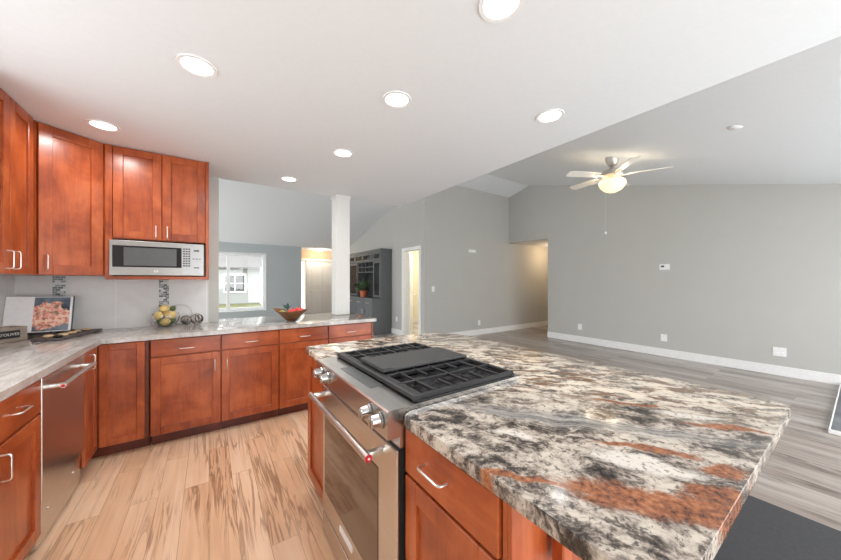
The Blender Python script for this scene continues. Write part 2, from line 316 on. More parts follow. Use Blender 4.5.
# ------------------------------------------------------------------ mesh builder
class MB:
    def __init__(self): self.bm = bmesh.new()
    def _merge(self, t):
        me = bpy.data.meshes.new('tmp'); t.to_mesh(me); t.free(); self.bm.from_mesh(me); bpy.data.meshes.remove(me); return self
    def box(self, x0, x1, y0, y1, z0, z1, bev=0.0, seg=2, rot=None, mtx=None):
        t = bmesh.new(); bmesh.ops.create_cube(t, size=1)
        sx, sy, sz = x1 - x0, y1 - y0, z1 - z0
        c = Vector(((x0 + x1) / 2, (y0 + y1) / 2, (z0 + z1) / 2))
        bmesh.ops.scale(t, vec=(sx, sy, sz), verts=t.verts)
        if bev > 0: bmesh.ops.bevel(t, geom=t.edges[:], offset=min(bev, .49 * min(abs(sx), abs(sy), abs(sz))), segments=seg, affect='EDGES', profile=.5)
        if rot is not None: bmesh.ops.rotate(t, cent=(0, 0, 0), matrix=Euler(rot).to_matrix(), verts=t.verts)
        bmesh.ops.translate(t, vec=c, verts=t.verts)
        if mtx is not None: bmesh.ops.transform(t, matrix=mtx, verts=t.verts)
        return self._merge(t)
    def cyl(self, p0, p1, r0, r1=None, n=20, cap=True):
        r1 = r0 if r1 is None else r1
        p0, p1 = Vector(p0), Vector(p1); d = p1 - p0
        t = bmesh.new(); bmesh.ops.create_cone(t, cap_ends=cap, segments=n, radius1=r0, radius2=r1, depth=d.length)
        q = Vector((0, 0, 1)).rotation_difference(d.normalized()).to_matrix()
        bmesh.ops.rotate(t, cent=(0, 0, 0), matrix=q, verts=t.verts); bmesh.ops.translate(t, vec=(p0 + p1) / 2, verts=t.verts)
        return self._merge(t)
    def sph(self, c, r, sc=(1, 1, 1), u=20, v=12, rot=None):
        t = bmesh.new(); bmesh.ops.create_uvsphere(t, u_segments=u, v_segments=v, radius=r)
        bmesh.ops.scale(t, vec=sc, verts=t.verts)
        if rot: bmesh.ops.rotate(t, cent=(0, 0, 0), matrix=Euler(rot).to_matrix(), verts=t.verts)
        bmesh.ops.translate(t, vec=c, verts=t.verts); return self._merge(t)
    def tube(self, pts, r, n=8, closed=False):
        P = [Vector(p) for p in pts]; rings = []; k = len(P); up = None
        for i in range(k):
            a = P[(i - 1) % k] if (closed or i > 0) else P[i]; c = P[(i + 1) % k] if (closed or i < k - 1) else P[i]
            d = (c - a).normalized()
            if up is None: up = d.orthogonal().normalized()
            up = (up - d * up.dot(d)).normalized(); s = d.cross(up)
            rr = r[i] if isinstance(r, (list, tuple)) else r
            rings.append([self.bm.verts.new(P[i] + (up * math.cos(2 * PI * j / n) + s * math.sin(2 * PI * j / n)) * rr) for j in range(n)])
        for i in range(k if closed else k - 1):
            A, B = rings[i], rings[(i + 1) % k]
            for j in range(n): self.bm.faces.new((A[j], A[(j + 1) % n], B[(j + 1) % n], B[j]))
        if not closed:
            self.bm.faces.new(rings[0][::-1]); self.bm.faces.new(rings[-1])
        return self
    def lathe(self, prof, n=32, c=(0, 0, 0), closed=False):
        R = []
        for (r, z) in prof:
            R.append([self.bm.verts.new((c[0] + r * math.cos(2 * PI * j / n), c[1] + r * math.sin(2 * PI * j / n), c[2] + z)) for j in range(n)] if r > 1e-6 else [self.bm.verts.new((c[0], c[1], c[2] + z))])
        for A, B in list(zip(R, R[1:])) + ([(R[-1], R[0])] if closed else []):
            for j in range(n):
                a, b2, c2, d = A[j % len(A)], A[(j + 1) % len(A)], B[(j + 1) % len(B)], B[j % len(B)]
                vs = []
                for v in (a, b2, c2, d):
                    if v not in vs: vs.append(v)
                if len(vs) > 2:
                    try: self.bm.faces.new(vs)
                    except ValueError: pass
        return self
    def prism(self, poly, z0, z1, bev=0.0, seg=2, mtx=None):
        t = bmesh.new(); b0 = [t.verts.new((x, y, z0)) for x, y in poly]; b1 = [t.verts.new((x, y, z1)) for x, y in poly]; k = len(poly)
        t.faces.new(b0[::-1]); t.faces.new(b1)
        for i in range(k): t.faces.new((b0[i], b0[(i + 1) % k], b1[(i + 1) % k], b1[i]))
        if bev > 0:
            es = [e for e in t.edges if abs(e.verts[0].co.z - e.verts[1].co.z) < 1e-6]
            bmesh.ops.bevel(t, geom=es, offset=bev, segments=seg, affect='EDGES', profile=.5)
        if mtx is not None: bmesh.ops.transform(t, matrix=mtx, verts=t.verts)
        return self._merge(t)
    panel = None
    def build(self, name, m, parent=None, smooth=None, loc=None, rot=None):
        bm = self.bm
        bmesh.ops.recalc_face_normals(bm, faces=bm.faces)
        me = bpy.data.meshes.new(name); bm.to_mesh(me); bm.free()
        me.materials.append(m)
        if smooth is not None:
            for p in me.polygons: p.use_smooth = True
            try: me.set_sharp_from_angle(angle=math.radians(smooth))
            except Exception: pass
        o = bpy.data.objects.new(name, me); C.objects.link(o)
        if parent: o.parent = parent
        if loc: o.location = loc
        if rot: o.rotation_euler = rot
        if self.panel: MB().box(*self.panel).build('door_panel', m, o)
        return o
def tag(o, label=None, cat=None, group=None, kind=None):
    if label: o['label'] = label
    if cat: o['category'] = cat
    if group: o['group'] = group
    if kind: o['kind'] = kind
    return o
def thing(name, label, cat, loc=(0, 0, 0), rz=0, group=None, kind=None):
    o = bpy.data.objects.new(name, None); C.objects.link(o); o.location = loc; o.rotation_euler = (0, 0, rz); o.empty_display_size = .1
    return tag(o, label, cat, group, kind)
def struct(o, label=None, cat=None): return tag(o, label, cat, kind='structure')
def copy_thing(root, loc, label, rz=None):
    r = root.copy(); C.objects.link(r); r.location = loc; r['label'] = label
    if rz is not None: r.rotation_euler = (0, 0, rz)
    for ch in root.children:
        c = ch.copy(); C.objects.link(c); c.parent = r
        for g in ch.children:
            d = g.copy(); C.objects.link(d); d.parent = c
    return r
def text_part(name, body, size, m, parent, loc, rot, extrude=.0006, align='CENTER'):
    cu = bpy.data.curves.new(name, 'FONT'); cu.body = body; cu.size = size; cu.extrude = extrude; cu.align_x = align; cu.align_y = 'CENTER'
    t = bpy.data.objects.new(name + '_tmp', cu); C.objects.link(t)
    bpy.context.view_layer.update()
    me = bpy.data.meshes.new_from_object(t.evaluated_get(bpy.context.evaluated_depsgraph_get()))
    bpy.data.objects.remove(t); bpy.data.curves.remove(cu)
    me.materials.clear(); me.materials.append(m)
    o = bpy.data.objects.new(name, me); C.objects.link(o); o.parent = parent; o.location = loc; o.rotation_euler = rot
    return o

# ================================================================== SETTING
LW, BW, KX, KY = -1.295, 3.90, 2.325, 3.92          # left wall, kitchen back wall, kitchen ceiling edges
RX, AY, HX = 6.70, 5.50, 3.89                        # right wall, wall with the switch, hutch wall
RIDGE_Y, RIDGE_Z, SL = 4.87, 3.765, .25
WY, YB = 10.20, -1.6
vz = lambda y: RIDGE_Z - SL * abs(y - RIDGE_Y)
def quadslab(name, m, poly, z0, z1): return struct(MB().prism(poly, z0, z1).build(name, m))
quadslab('floor', M['floor_k'], [(LW - .1, YB), (1.0, YB), (1.0, 4.0), (LW - .1, 4.0)], -.05, 0)
f2 = MB().prism([(1.0, YB), (9.5, YB), (9.5, 5.6), (5.9, 5.6), (5.9, 11.6), (-3.0, 11.6), (-3.0, 4.0), (1.0, 4.0)], -.05, 0).build('floor', M['floor_g']); struct(f2)
# flat kitchen ceiling
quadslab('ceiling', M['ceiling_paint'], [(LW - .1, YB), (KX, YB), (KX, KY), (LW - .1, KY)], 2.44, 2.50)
# gable drywall faces rising from its two open edges
gm = MB()
pts = [(YB, 2.5), (YB, 2.5 + .01), (-.1, vz(-.1)), (KY, vz(KY)), (KY, 2.5)]
def ypris(poly, x0, x1):   # polygon in (y,z) extruded along x
    mt = Matrix(((0, 0, 1, 0), (1, 0, 0, 0), (0, 1, 0, 0), (0, 0, 0, 1)))
    return MB().prism(poly, x0, x1, mtx=mt)
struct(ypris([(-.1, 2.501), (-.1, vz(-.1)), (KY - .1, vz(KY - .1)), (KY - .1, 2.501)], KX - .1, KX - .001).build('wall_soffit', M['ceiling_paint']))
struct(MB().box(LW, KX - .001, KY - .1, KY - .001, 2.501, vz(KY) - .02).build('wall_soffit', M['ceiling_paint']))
# vaulted ceiling, two slopes
def slope(name, y0, y1, x0, x1):
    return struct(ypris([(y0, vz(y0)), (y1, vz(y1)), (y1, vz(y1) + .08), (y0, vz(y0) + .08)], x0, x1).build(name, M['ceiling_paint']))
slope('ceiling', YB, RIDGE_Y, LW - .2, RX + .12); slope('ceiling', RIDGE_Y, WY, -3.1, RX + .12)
# kitchen walls
wl = MB(); wl.box(LW - .12, LW, 2.42, BW + .12, 0, 2.44); wl.box(LW - .12, LW, YB, .7, 0, 2.44); wl.box(LW - .12, LW, .7, 2.42, 0, 1.02); wl.box(LW - .12, LW, .7, 2.42, 2.1, 2.44)
struct(wl.build('wall_left', M['wall_grey']))   # window opening over the counter, nearer than the view
struct(MB().box(LW, .085, BW, BW + .12, 0, 3.5).build('wall_back', M['wall_grey']))
struct(MB().box(LW, LW + .008, 2.43, BW, .914, 1.42).build('wall_left_tile', M['tile']))
struct(MB().box(LW + .008, -.005, BW - .008, BW, .914, 1.42).build('wall_back_tile', M['tile']))
for i, (x0, x1) in enumerate([(-1.086, -1.012), (-.400, -.325)]):
    struct(MB().box(x0, x1, BW - .012, BW - .008, .915, 1.40).build('trim_%d' % (i + 1), M['mosaic']))
rw = MB(); rw.box(LW, -.36, YB - .1, YB, 0, 2.44); rw.box(-.36, 1.6, YB - .1, YB, 2.05, 2.44)
struct(rw.build('wall_rear', M['wall_grey']))   # unseen wall and opening behind the camera, shaped to trim kitchen light
# hutch wall (with the bathroom door) and the wall with the switch
DY0, DY1, DZ = 5.70, 6.36, 2.06
hw = MB()
hw.box(HX, HX + .12, AY, DY0, 0, 2.06); hw.box(HX, HX + .12, DY1, 11.5, 0, 2.06)
struct(hw.build('wall_hutch', M['wall_grey']))
struct(ypris([(AY, 2.06), (11.5, 2.06), (11.5, 2.3), (WY, vz(WY)), (AY, vz(AY))], HX, HX + .12).build('wall_hutch', M['wall_grey']))
struct(ypris([(AY, 0), (AY, vz(AY)), (AY + .12, vz(AY + .12)), (AY + .12, 0)], HX + .12, RX + .12).build('wall_far', M['wall_grey']))
struct(MB().box(RX + .12, 9.5, AY, AY + .12, 0, 2.4).build('wall_hallway', M['wall_grey']))
struct(MB().box(8.9, 9.0, 3.0, AY, 0, 2.4).build('wall_hallway', M['wall_grey']))
struct(MB().box(RX + .12, 9.5, 4.2, 4.33, 0, 2.4).build('wall_hallway', M['wall_grey']))
struct(MB().box(RX + .12, 9.5, 4.2, AY + .12, 2.37, 2.45).build('ceiling_hallway', M['ceiling_paint']))
OY = 4.335
struct(ypris([(YB, 0), (OY, 0), (OY, 2.37), (AY, 2.37), (AY, vz(AY)), (RIDGE_Y, RIDGE_Z), (YB, vz(YB))], RX, RX + .12).build('wall_right', M['wall_grey']))
# room behind the open door
struct(MB().box(5.55, 5.65, 5.62, 8.6, 0, 2.44).build('wall_bathroom', M['wall_cream']))
struct(MB().box(HX + .12, 5.65, 8.5, 8.6, 0, 2.44).build('wall_bathroom', M['wall_cream']))
struct(MB().box(HX + .12, 5.65, 5.62, 8.6, 2.44, 2.5).build('ceiling_bathroom', M['ceiling_paint']))
struct(MB().box(5.535, 5.55, 5.62, 8.5, 0, .11).build('baseboard_bathroom', M['white_paint']))
struct(MB().box(HX + .12, 5.535, 8.485, 8.5, 0, .11).build('baseboard_bathroom', M['white_paint']))
# window wall and entry
WX0, WX1, WZ0, WZ1 = -1.6, 1.39, .50, 2.14
ww = MB()
ww.box(-3.0, WX0, WY, WY + .16, 0, 2.6); ww.box(WX1, 2.42, WY, WY + .16, 0, 2.6); ww.box(WX0, WX1, WY, WY + .16, 0, WZ0); ww.box(WX0, WX1, WY, WY + .16, WZ1, 2.6)
struct(ww.build('wall_window', M['wall_blue']))
wd = MB(); wd.box(-3.1, -3.0, 4.02, 5.0, 0, 3.7); wd.box(-3.1, -3.0, 5.0, WY, 0, .3); wd.box(-3.1, -3.0, 5.0, WY, 2.3, 2.45); struct(wd.build('wall_dining', M['wall_blue']))   # wide unseen opening, added to let sky light in
struct(MB().box(-3.0, LW, 3.95, 4.02, 0, 3.6).build('wall_dining', M['wall_blue']))
EY = 11.5
struct(MB().box(2.30, 2.42, WY + .16, EY, 0, 2.47).build('wall_entry', M['wall_warm_lit']))
ew = MB(); ew.box(2.42, HX, EY, EY + .12, 2.10, 2.47); ew.box(2.42, 2.66, EY, EY + .12, 0, 2.10); ew.box(2.88, 2.98, EY, EY + .12, 0, 2.10)
struct(ew.build('wall_entry', M['wall_warm_lit']))
struct(MB().box(2.30, HX + .12, WY - .02, EY + .12, 2.47, 2.55).build('ceiling_entry', M['ceiling_paint']))
# column on the peninsula
cl = MB(); cl.box(1.325, 1.505, 3.80, 3.98, .915, 2.9, .004); cl.box(1.315, 1.515, 3.79, 3.99, 2.40, 2.44, .004)
struct(cl.build('column', plain('column_paint', (.66, .655, .63), .6, spec=.2, var=.01)))
# baseboards
BH = .135
def basebd(n, *b): struct(MB().box(*b, 0, BH, .004).build(n, M['white_paint']))
basebd('baseboard_right', RX - .016, RX, YB, OY)
basebd('baseboard_far', HX - .016, 9.4, AY - .016, AY)
basebd('baseboard_hutch', HX - .016, HX, AY, 5.62); basebd('baseboard_hutch', HX - .016, HX, 6.44, 6.95)
basebd('baseboard_jamb', RX, RX + .12, OY, OY + .014)
# bathroom door: frame and open leaf
d1 = thing('door_1', None, None, (HX, DY1, 0), kind='structure')
fr = MB()
fr.box(-.018, .0, -.0, .075, 0, DZ + .075, .003); fr.box(-.018, 0, -(DY1 - DY0) - .075, -(DY1 - DY0), 0, DZ + .075, .003); fr.box(-.018, 0, -(DY1 - DY0), 0, DZ, DZ + .075, .003)
fr.box(0, .12, -.018, 0, 0, DZ, .002); fr.box(0, .12, -(DY1 - DY0), -(DY1 - DY0) + .018, 0, DZ, .002)
fr.build('door_frame', M['white_paint'], d1)
lf = MB(); lf.box(0, .62, -.018, .018, .01, 2.03, .003)
for (a, b2) in ((.15, .95), (1.05, 1.9)): lf.box(.09, .53, -.022, .022, a, b2, .004)
leaf = lf.build('door_leaf', M['white_paint'], d1, loc=(.125, -.045, 0), rot=(0, 0, math.radians(50)))
MB().cyl((.56, -.018, .97), (.56, -.06, .97), .009).sph((.56, -.07, .97), .027).build('door_knob', M['nickel'], leaf, 40)
# entry door with sidelight
d2 = thing('door_2', None, None, (2.98, EY, 0), kind='structure')
ed = MB(); ed.box(.02, .90, .03, .075, .0, 2.08, .004)
for r_ in ((.12, .42, 1.15, 1.95), (.50, .80, 1.15, 1.95), (.12, .42, .2, 1.0), (.50, .80, .2, 1.0)): ed.box(r_[0], r_[1], .022, .04, r_[2], r_[3], .008)
ed.build('door_leaf', M['white_paint'], d2)
MB().cyl((.09, .03, .98), (.09, -.02, .98), .012).sph((.09, -.035, .98), .032).cyl((.09, .03, 1.1), (.09, .005, 1.1), .028).build('door_knob', M['nickel'], d2, 40)
ef = MB(); ef.box(-.08, .02, -.015, .1, 0, 2.10, .003); ef.box(-.34, -.30, -.015, .1, 0, 2.10, .003); ef.box(-.34, .905, -.015, .1, 2.08, 2.15, .003); ef.box(-.30, -.08, -.01, .1, 0, .25)
ef.build('door_frame', M['white_paint'], d2)
MB().box(-.30, -.08, .04, .046, .25, 2.08).build('sidelight', M['frosted'], d2)
# window in the window wall
w1 = thing('window_1', None, None, (WX1, WY, WZ0), kind='structure')
fm = MB(); WW, WH = WX1 - WX0, WZ1 - WZ0
y0, y1 = .07, .13
fm.box(-.07, 0, y0, y1, .0, WH, .004); fm.box(-WW, -WW + .07, y0, y1, 0, WH, .004); fm.box(-WW + .07, -.07, y0, y1, 0, .075, .004); fm.box(-WW + .07, -.07, y0, y1, WH - .07, WH, .004)
fm.box(-.98, -.90, y0 - .005, y1, .075, WH - .07, .004)
fm.build('window_frame', M['white_paint'], w1)
MB().box(-WW + .07, -.07, .10, .105, .075, WH - .07).build('pane', M['pane'], w1)
tr = MB(); tr.box(0.0, .022, -.012, .004, -.02, WH + .02, .002); tr.box(-WW, 0, -.012, .004, WH, WH + .02, .002); tr.box(-WW, .02, -.02, .0, -.03, 0, .002)
tr.build('window_casing', M['white_paint'], w1)

# ================================================================== OUTSIDE
struct(MB().box(-40, 40, EY + .3, 80, -.35, -.3).build('ground_outside', M['lawn']))
hs = thing('neighbor_house', 'pale sided house with grey roof across the lawn outside the window', 'house', (0, 26, -.3))
MB().box(-9, 9, 0, 7, 0, 2.75).build('siding', M['siding'], hs)
mt = Matrix(((0, 0, 1, 0), (1, 0, 0, 0), (0, 1, 0, 0), (0, 0, 0, 1)))
MB().prism([(-.7, 2.62), (3.5, 4.3), (7.7, 2.62), (7.7, 2.5), (-.7, 2.5)], -9.5, 9.5, mtx=mt).build('roof', M['roof'], hs)
for (a, b2) in ((.95, 2.15), (-3.5, -2.0), (4.6, 5.8)):
    wf = MB().box(a - .12, b2 + .12, -.06, .02, .78, 2.2, .01).build('window_frame', M['white_paint'], hs)
    gl = MB()
    for q in (0, 1):
        for r_ in (0, 1):
            gl.box(a + q * (b2 - a + .06) / 2, a + q * (b2 - a + .06) / 2 + (b2 - a - .06) / 2, -.07, -.061, .9 + r_ * .6, 1.45 + r_ * .6)
    gl.build('pane', M['ext_glass'], wf)
MB().box(.2, .34, -1.6, -1.46, 0, 2.6).build('porch_post', M['white_paint'], hs)
MB().box(3.0, 3.14, -1.6, -1.46, 0, 2.6).build('porch_post', M['white_paint'], hs)
def tree(x, y, h, r, label):
    t = thing('tree', label, 'tree', (x, y, -.3), group='trees beyond the house')
    MB().cyl((0, 0, 0), (0, 0, h * .6), .18, .1, 10).build('trunk', M['bark'], t)
    f = MB()
    for i in range(240):
        a, b_, c_ = random.uniform(0, 2 * PI), random.uniform(-1, 1), random.random() ** .5
        k = math.sqrt(1 - b_ * b_) * r * c_
        f.box(*[v + d for v in (k * math.cos(a),) for d in (-.22, .22)], *[v + d for v in (k * math.sin(a),) for d in (-.22, .22)], *[v + d for v in (h * .7 + b_ * r * .8 * c_,) for d in (-.12, .12)], rot=(random.random() * 3, random.random() * 3, 0))
    f.build('crown', M['tree'], t)
tree(-2.5, 36, 7.5, 3.2, 'pale leafy tree rising behind the neighbor house roof at its left side')
tree(4.5, 37, 7.0, 3.0, 'pale leafy tree rising behind the neighbor house roof at its right side')

# ================================================================== CABINETS
def shaker(x0, x1, z0, z1, rail=.062, th=.02):
    m = MB()
    m.box(x0, x0 + rail, 0, th, z0, z1, .0025, 1); m.box(x1 - rail, x1, 0, th, z0, z1, .0025, 1)
    m.box(x0 + rail, x1 - rail, 0, th, z0, z0 + rail, .0025, 1); m.box(x0 + rail, x1 - rail, 0, th, z1 - rail, z1, .0025, 1)
    m.panel = (x0 + rail - .003, x1 - rail + .003, .012, th - .001, z0 + rail - .003, z1 - rail + .003)
    return m
def pull(x, z, vert, ln=.105, out=.028, r=.0042):
    h2 = ln / 2
    pts = [(-h2, 0), (-h2 + .001, -out * .72), (-h2 + .004, -out * .9), (-h2 + .012, -out), (h2 - .012, -out), (h2 - .004, -out * .9), (h2 - .001, -out * .72), (h2, 0)]
    return MB().tube([((x, y, z + a) if vert else (x + a, y, z)) for a, y in pts], r, 8)
def cabinet(name, label, loc, rz, w_, d, h, fronts, toe=True, group=None, z0=0.0, body_open=None):
    t = thing(name, label, 'cabinet', loc, rz, group)
    b = MB(); zb = .10 if toe else z0
    b.box(0.0005, w_ - .0005, .021, d, zb, h, .001, 1)
    b.build('cabinet_body', M['cherry'], t)
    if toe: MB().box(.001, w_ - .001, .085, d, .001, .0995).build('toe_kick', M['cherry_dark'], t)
    for f in fronts:
        kind, x0, x1, a, c, hd = f
        if kind == 'drawer': o = MB().box(x0, x1, 0, .0205, a, c, .003, 1).build('drawer', M['cherry_h'], t)
        else: o = shaker(x0, x1, a, c).build('door', M['cherry'], t)
        if hd: pull(*hd).build('handle', M['nickel'], o, 60)
    return t
G = .004
# left run, facing +x
FX = -.68
cabinet('base_cabinet', 'cherry base cabinet with drawer over door, left of the dishwasher', (FX, 1.86, 0), PI / 2, .445, .61, .878,
        [('drawer', G, .445 - G, .70, .868, (.22, .785, False)), ('door', G, .445 - G, .10, .690, (.085, .60, True))])
cabinet('base_cabinet', 'cherry base cabinet at the near end of the left counter run', (FX, 1.25, 0), PI / 2, .605, .61, .878,
        [('drawer', G, .60, .70, .868, (.3, .785, False)), ('door', G, .60, .10, .690, (.53, .60, True))])
# corner cabinet with two doors meeting in the inside corner
t = thing('corner_base_cabinet', 'cherry corner base cabinet, two doors meeting in the inside corner right of the dishwasher', 'cabinet', (FX, 3.24, 0))
cb = MB(); cb.prism([(-.021, -.285), (-.021, .021), (.285, .021), (.285, .64), (-.605, .64), (-.605, -.285)], .10, .878)
cb.build('cabinet_body', M['cherry'], t)
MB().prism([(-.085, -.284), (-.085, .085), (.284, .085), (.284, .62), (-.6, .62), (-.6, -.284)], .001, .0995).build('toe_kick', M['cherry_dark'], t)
o = shaker(.003, .262, .10, .868, .05).build('door', M['cherry'], t)
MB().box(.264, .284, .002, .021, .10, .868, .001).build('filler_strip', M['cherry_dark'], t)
o = shaker(0, .262, .10, .868, .05).build('door', M['cherry'], t, loc=(0, -.282, 0), rot=(0, 0, PI / 2))
pull(.085, .785, True, .10).build('handle', M['nickel'], o, 60)
# back / peninsula run, facing -y
xs = [-.388, .088, .561, 1.045, 1.545]
labs = ['cherry drawer-over-door base cabinet directly right of the corner cabinet, below the lemon bowl',
        'cherry peninsula base cabinet with its door handle at the top left of the door',
        'cherry base cabinet of the peninsula below the wooden fruit bowl, partly hidden by the island',
        'cherry base cabinet at the open end of the peninsula, below the white column']
hds = [(.43, .61, True), (.045, .60, True), (.44, .60, True), (.06, .60, True)]
for i in range(4):
    W_ = xs[i + 1] - xs[i]
    c = cabinet('base_cabinet', labs[i], (xs[i], 3.24, 0), 0, W_, .62, .878,
        [('drawer', G, W_ - G, .735, .868, (W_ / 2, .787, False)), ('door', G, W_ - G, .10, .725, hds[i])], group='base cabinets along the peninsula')
    if i == 3: MB().box(W_, W_ + .016, .0, .62, .10, .878, .002).build('end_panel', M['cherry'], c)
# upper cabinets
UB, UT = 1.388, 2.437
cabinet('wall_cabinet', 'tall cherry wall cabinet with paired pulls, on the left wall beside the corner', (-.965, 2.50, 0), PI / 2, .70, .325, UT,
        [('door', G, .358, UB, UT - .004, (.32, 1.47, True)), ('door', .364, .655, UB, UT - .004, (.40, 1.47, True))], toe=False, z0=UB)
t = thing('corner_wall_cabinet', 'single door cherry wall cabinet set diagonally across the corner', 'cabinet', (-.965, 3.205, 0), math.radians(38.3))
dl = math.hypot(.285, .225)
ca, sa = math.cos(-math.radians(38.3)), math.sin(-math.radians(38.3))
def loc2(x, y): x, y = x + .965, y - 3.205; return (ca * x - sa * y, sa * x + ca * y)
MB().prism([(.004, .021), (dl - .004, .021), loc2(-.681, 3.435), loc2(-.681, 3.888), loc2(-1.285, 3.888), loc2(-1.285, 3.207), loc2(-.97, 3.207)], UB, UT).build('cabinet_body', M['cherry'], t)
o = shaker(.006, dl - .012, UB, UT - .004, .07).build('door', M['cherry'], t)
pull(.04, 1.475, True).build('handle', M['nickel'], o, 60)
# double cabinet over the microwave
t = thing('wall_cabinet', 'cherry wall cabinet with two doors over the built-in microwave', 'cabinet', (-.68, 3.43, 0))
b = MB(); b.box(0, .68, .021, .46, 1.69, UT, .001, 1)
b.box(0, .04, .0, .021, 1.36, UT, .001, 1); b.box(.655, .68, .0, .021, 1.36, UT, .001, 1)
b.box(.0, .018, .021, .46, 1.36, 1.69); b.box(.662, .68, .021, .46, 1.36, 1.69); b.box(.0, .68, .003, .46, 1.358, 1.385, .001, 1)
b.build('cabinet_body', M['cherry'], t)
MB().box(.019, .661, .44, .458, 1.386, 1.689).build('niche_back', M['rubber'], t)
o = shaker(.044, .345, 1.695, UT - .004, .06).build('door', M['cherry'], t); pull(.31, 1.76, True).build('handle', M['nickel'], o, 60)
o = shaker(.349, .652, 1.695, UT - .004, .06).build('door', M['cherry'], t); pull(.385, 1.76, True).build('handle', M['nickel'], o, 60)

# ================================================================== COUNTERTOPS
tag(MB().prism([(LW + .012, 1.0), (-.662, 1.0), (-.662, 3.208), (1.59, 3.208), (1.60, 3.22), (1.60, 4.13), (.09, 4.13), (.09, BW - .012), (LW + .012, BW - .012)], .8785, .9145, .005, 2).build('countertop', M['granite'], None, 40),
    'pale grey granite countertop running along the left wall and over the peninsula', 'countertop')
def arc(cx, cy, r, a0, a1, n=8): return [(cx + r * math.cos(math.radians(a0 + (a1 - a0) * i / n)), cy + r * math.sin(math.radians(a0 + (a1 - a0) * i / n))) for i in range(n + 1)]
IX0, IX1, IY0, IY1 = .514, 1.675, .145, 2.085
RY0, RY1, RXB = .858, 1.650, 1.13     # range cut-out
poly = arc(IX0 + .025, IY0 + .025, .025, 180, 270) + arc(IX1 - .045, IY0 + .045, .045, 270, 360) + arc(IX1 - .32, IY1 - .32, .32, 0, 90) + arc(IX0 + .03, IY1 - .03, .03, 90, 180) + \
       arc(IX0 + .02, RY1 + .02, .02, 180, 270, 4) + [(RXB, RY1), (RXB, RY0)] + arc(IX0 + .03, RY0 - .03, .03, 90, 180, 6)
tag(MB().prism(poly, .879, .915, .008, 3).build('island_countertop', M['granite_island'], None, 40),
    'large island countertop of cream, black and rust veined granite around the range', 'countertop')

# ================================================================== ISLAND CABINETS (facing -x)
IF = .526
t = cabinet('island_cabinet', 'cherry island cabinet with drawer over door, near side of the range', (IF, .856, 0), -PI / 2, .398, .80, .878,
        [('drawer', G, .394, .725, .868, (.165, .80, False)), ('door', G, .394, .10, .715, (.35, .62, True))])
o = MB().box(.399, .412, .01, .80, .0, .878, .001)
for r_ in ((.01, .075, .0, .878), (.735, .80, .0, .878)): o.box(.412, .424, r_[0], r_[1], r_[2], r_[3], .001, 1)
o.box(.412, .424, .075, .735, .80, .878, .001, 1); o.box(.412, .424, .075, .735, .0, .12, .001, 1)
o.build('end_panel', M['cherry'], t)
br = MB(); br.box(.424, .60, .155, .195, .845, .878, .003, 1); br.box(.424, .455, .155, .195, .66, .845, .003, 1)
br.build('corbel', M['cherry'], t)
br = MB(); br.box(.424, .60, .62, .66, .845, .878, .003, 1); br.box(.424, .455, .62, .66, .66, .845, .003, 1)
br.build('corbel', M['cherry'], t)
MB().box(.60, .625, .155, .78, .84, .878, .002, 1).build('apron_rail', M['cherry_h'], t)
cabinet('island_cabinet', 'narrow cherry island cabinet with one tall door, far side of the range', (IF, 2.055, 0), -PI / 2, .402, .80, .878,
        [('door', G, .398, .10, .868, None)])
tag(MB().box(1.352, 1.37, .42, 2.02, 0, .878, .001).build('island_back_panel', M['cherry']), 'cherry panel closing the living room side of the island', 'panel')

# ================================================================== RANGE
rg = thing('gas_range', 'stainless slide-in gas range with black grates set into the island', 'range', (.50, RY1 - .003, 0), -PI / 2)
RW = RY1 - RY0 + .001 - .006     # local x 0..RW runs toward the camera; local y 0..0.62 runs into the island
MB().box(.004, RW - .004, .0105, .615, .03, .795, .002).build('oven_body', M['rubber'], rg)
tp = MB()
cp = [(-.03, .917), (-.03, .930), (.62, .930), (.62, .917), (.05, .917), (.05, .79), (-.012, .79)]
mtx = Matrix(((0, 0, 1, 0), (1, 0, 0, 0), (0, 1, 0, 0), (0, 0, 0, 1)))
tp.prism([(-.034, .838), (-.034, .926), (-.029, .931), (.62, .931), (.62, .9165), (.05, .9165), (.05, .80), (.012, .80), (.012, .838)], -.0, RW, mtx=mtx)
tp.build('control_panel', M['steel'], rg, 30)
MB().box(.235, .56, .012, .07, .9312, .9325, .0005).build('display', M['screen'], rg)
def knob(x, name='knob'):
    k = MB(); c = Vector((x, -.034, .886)); n = Vector((0, -1, 0))
    k.cyl(c + n * .002, c + n * .008, .029, .029, 24); k.cyl(c + n * .008, c + n * .034, .023, .020, 24); k.cyl(c + n * .034, c + n * .037, .020, .017, 24); k.box(-.004, .004, -.003, .003, -.017, .017, .001, 1, mtx=Matrix.Translation(c + n * .037) @ Vector((0, 0, 1)).rotation_difference(Vector((0, 0, 1))).to_matrix().to_4x4())
    k.build('knob', M['chrome'], rg, 40)
for x in (.098, .198, RW - .135, RW - .052): knob(x)
od = MB()
od.box(.002, RW - .002, .0, .010, .135, .792, .003)
odo = od.build('oven_door', M['steel'], rg)
MB().box(.045, RW - .135, -.003, .001, .25, .675, .001).build('oven_window', M['oven_glass'], odo)
hb = MB(); HE = RW - .083
hb.tube([(.0, -.062, .752), (HE, -.062, .752)], .0135, 16)
for x in (.028, HE - .022): hb.box(x - .012, x + .012, -.062, .002, .741, .763, .003)
hbo = hb.build('oven_handle', M['nickel'], odo, 40)
MB().cyl((HE, -.062, .752), (HE + .004, -.062, .752), .0125).build('medallion', M['red'], hbo, 40)
MB().cyl((HE + .004, -.062, .752), (HE + .005, -.062, .752), .0045).build('medallion_center', M['white_plastic'], hbo, 40)
MB().box(.265, .41, -.004, .0, .19, .215, .001).build('badge', M['white_plastic'], odo)
MB().box(.002, RW - .002, .0, .010, .02, .125, .003).build('storage_drawer', M['steel'], rg)
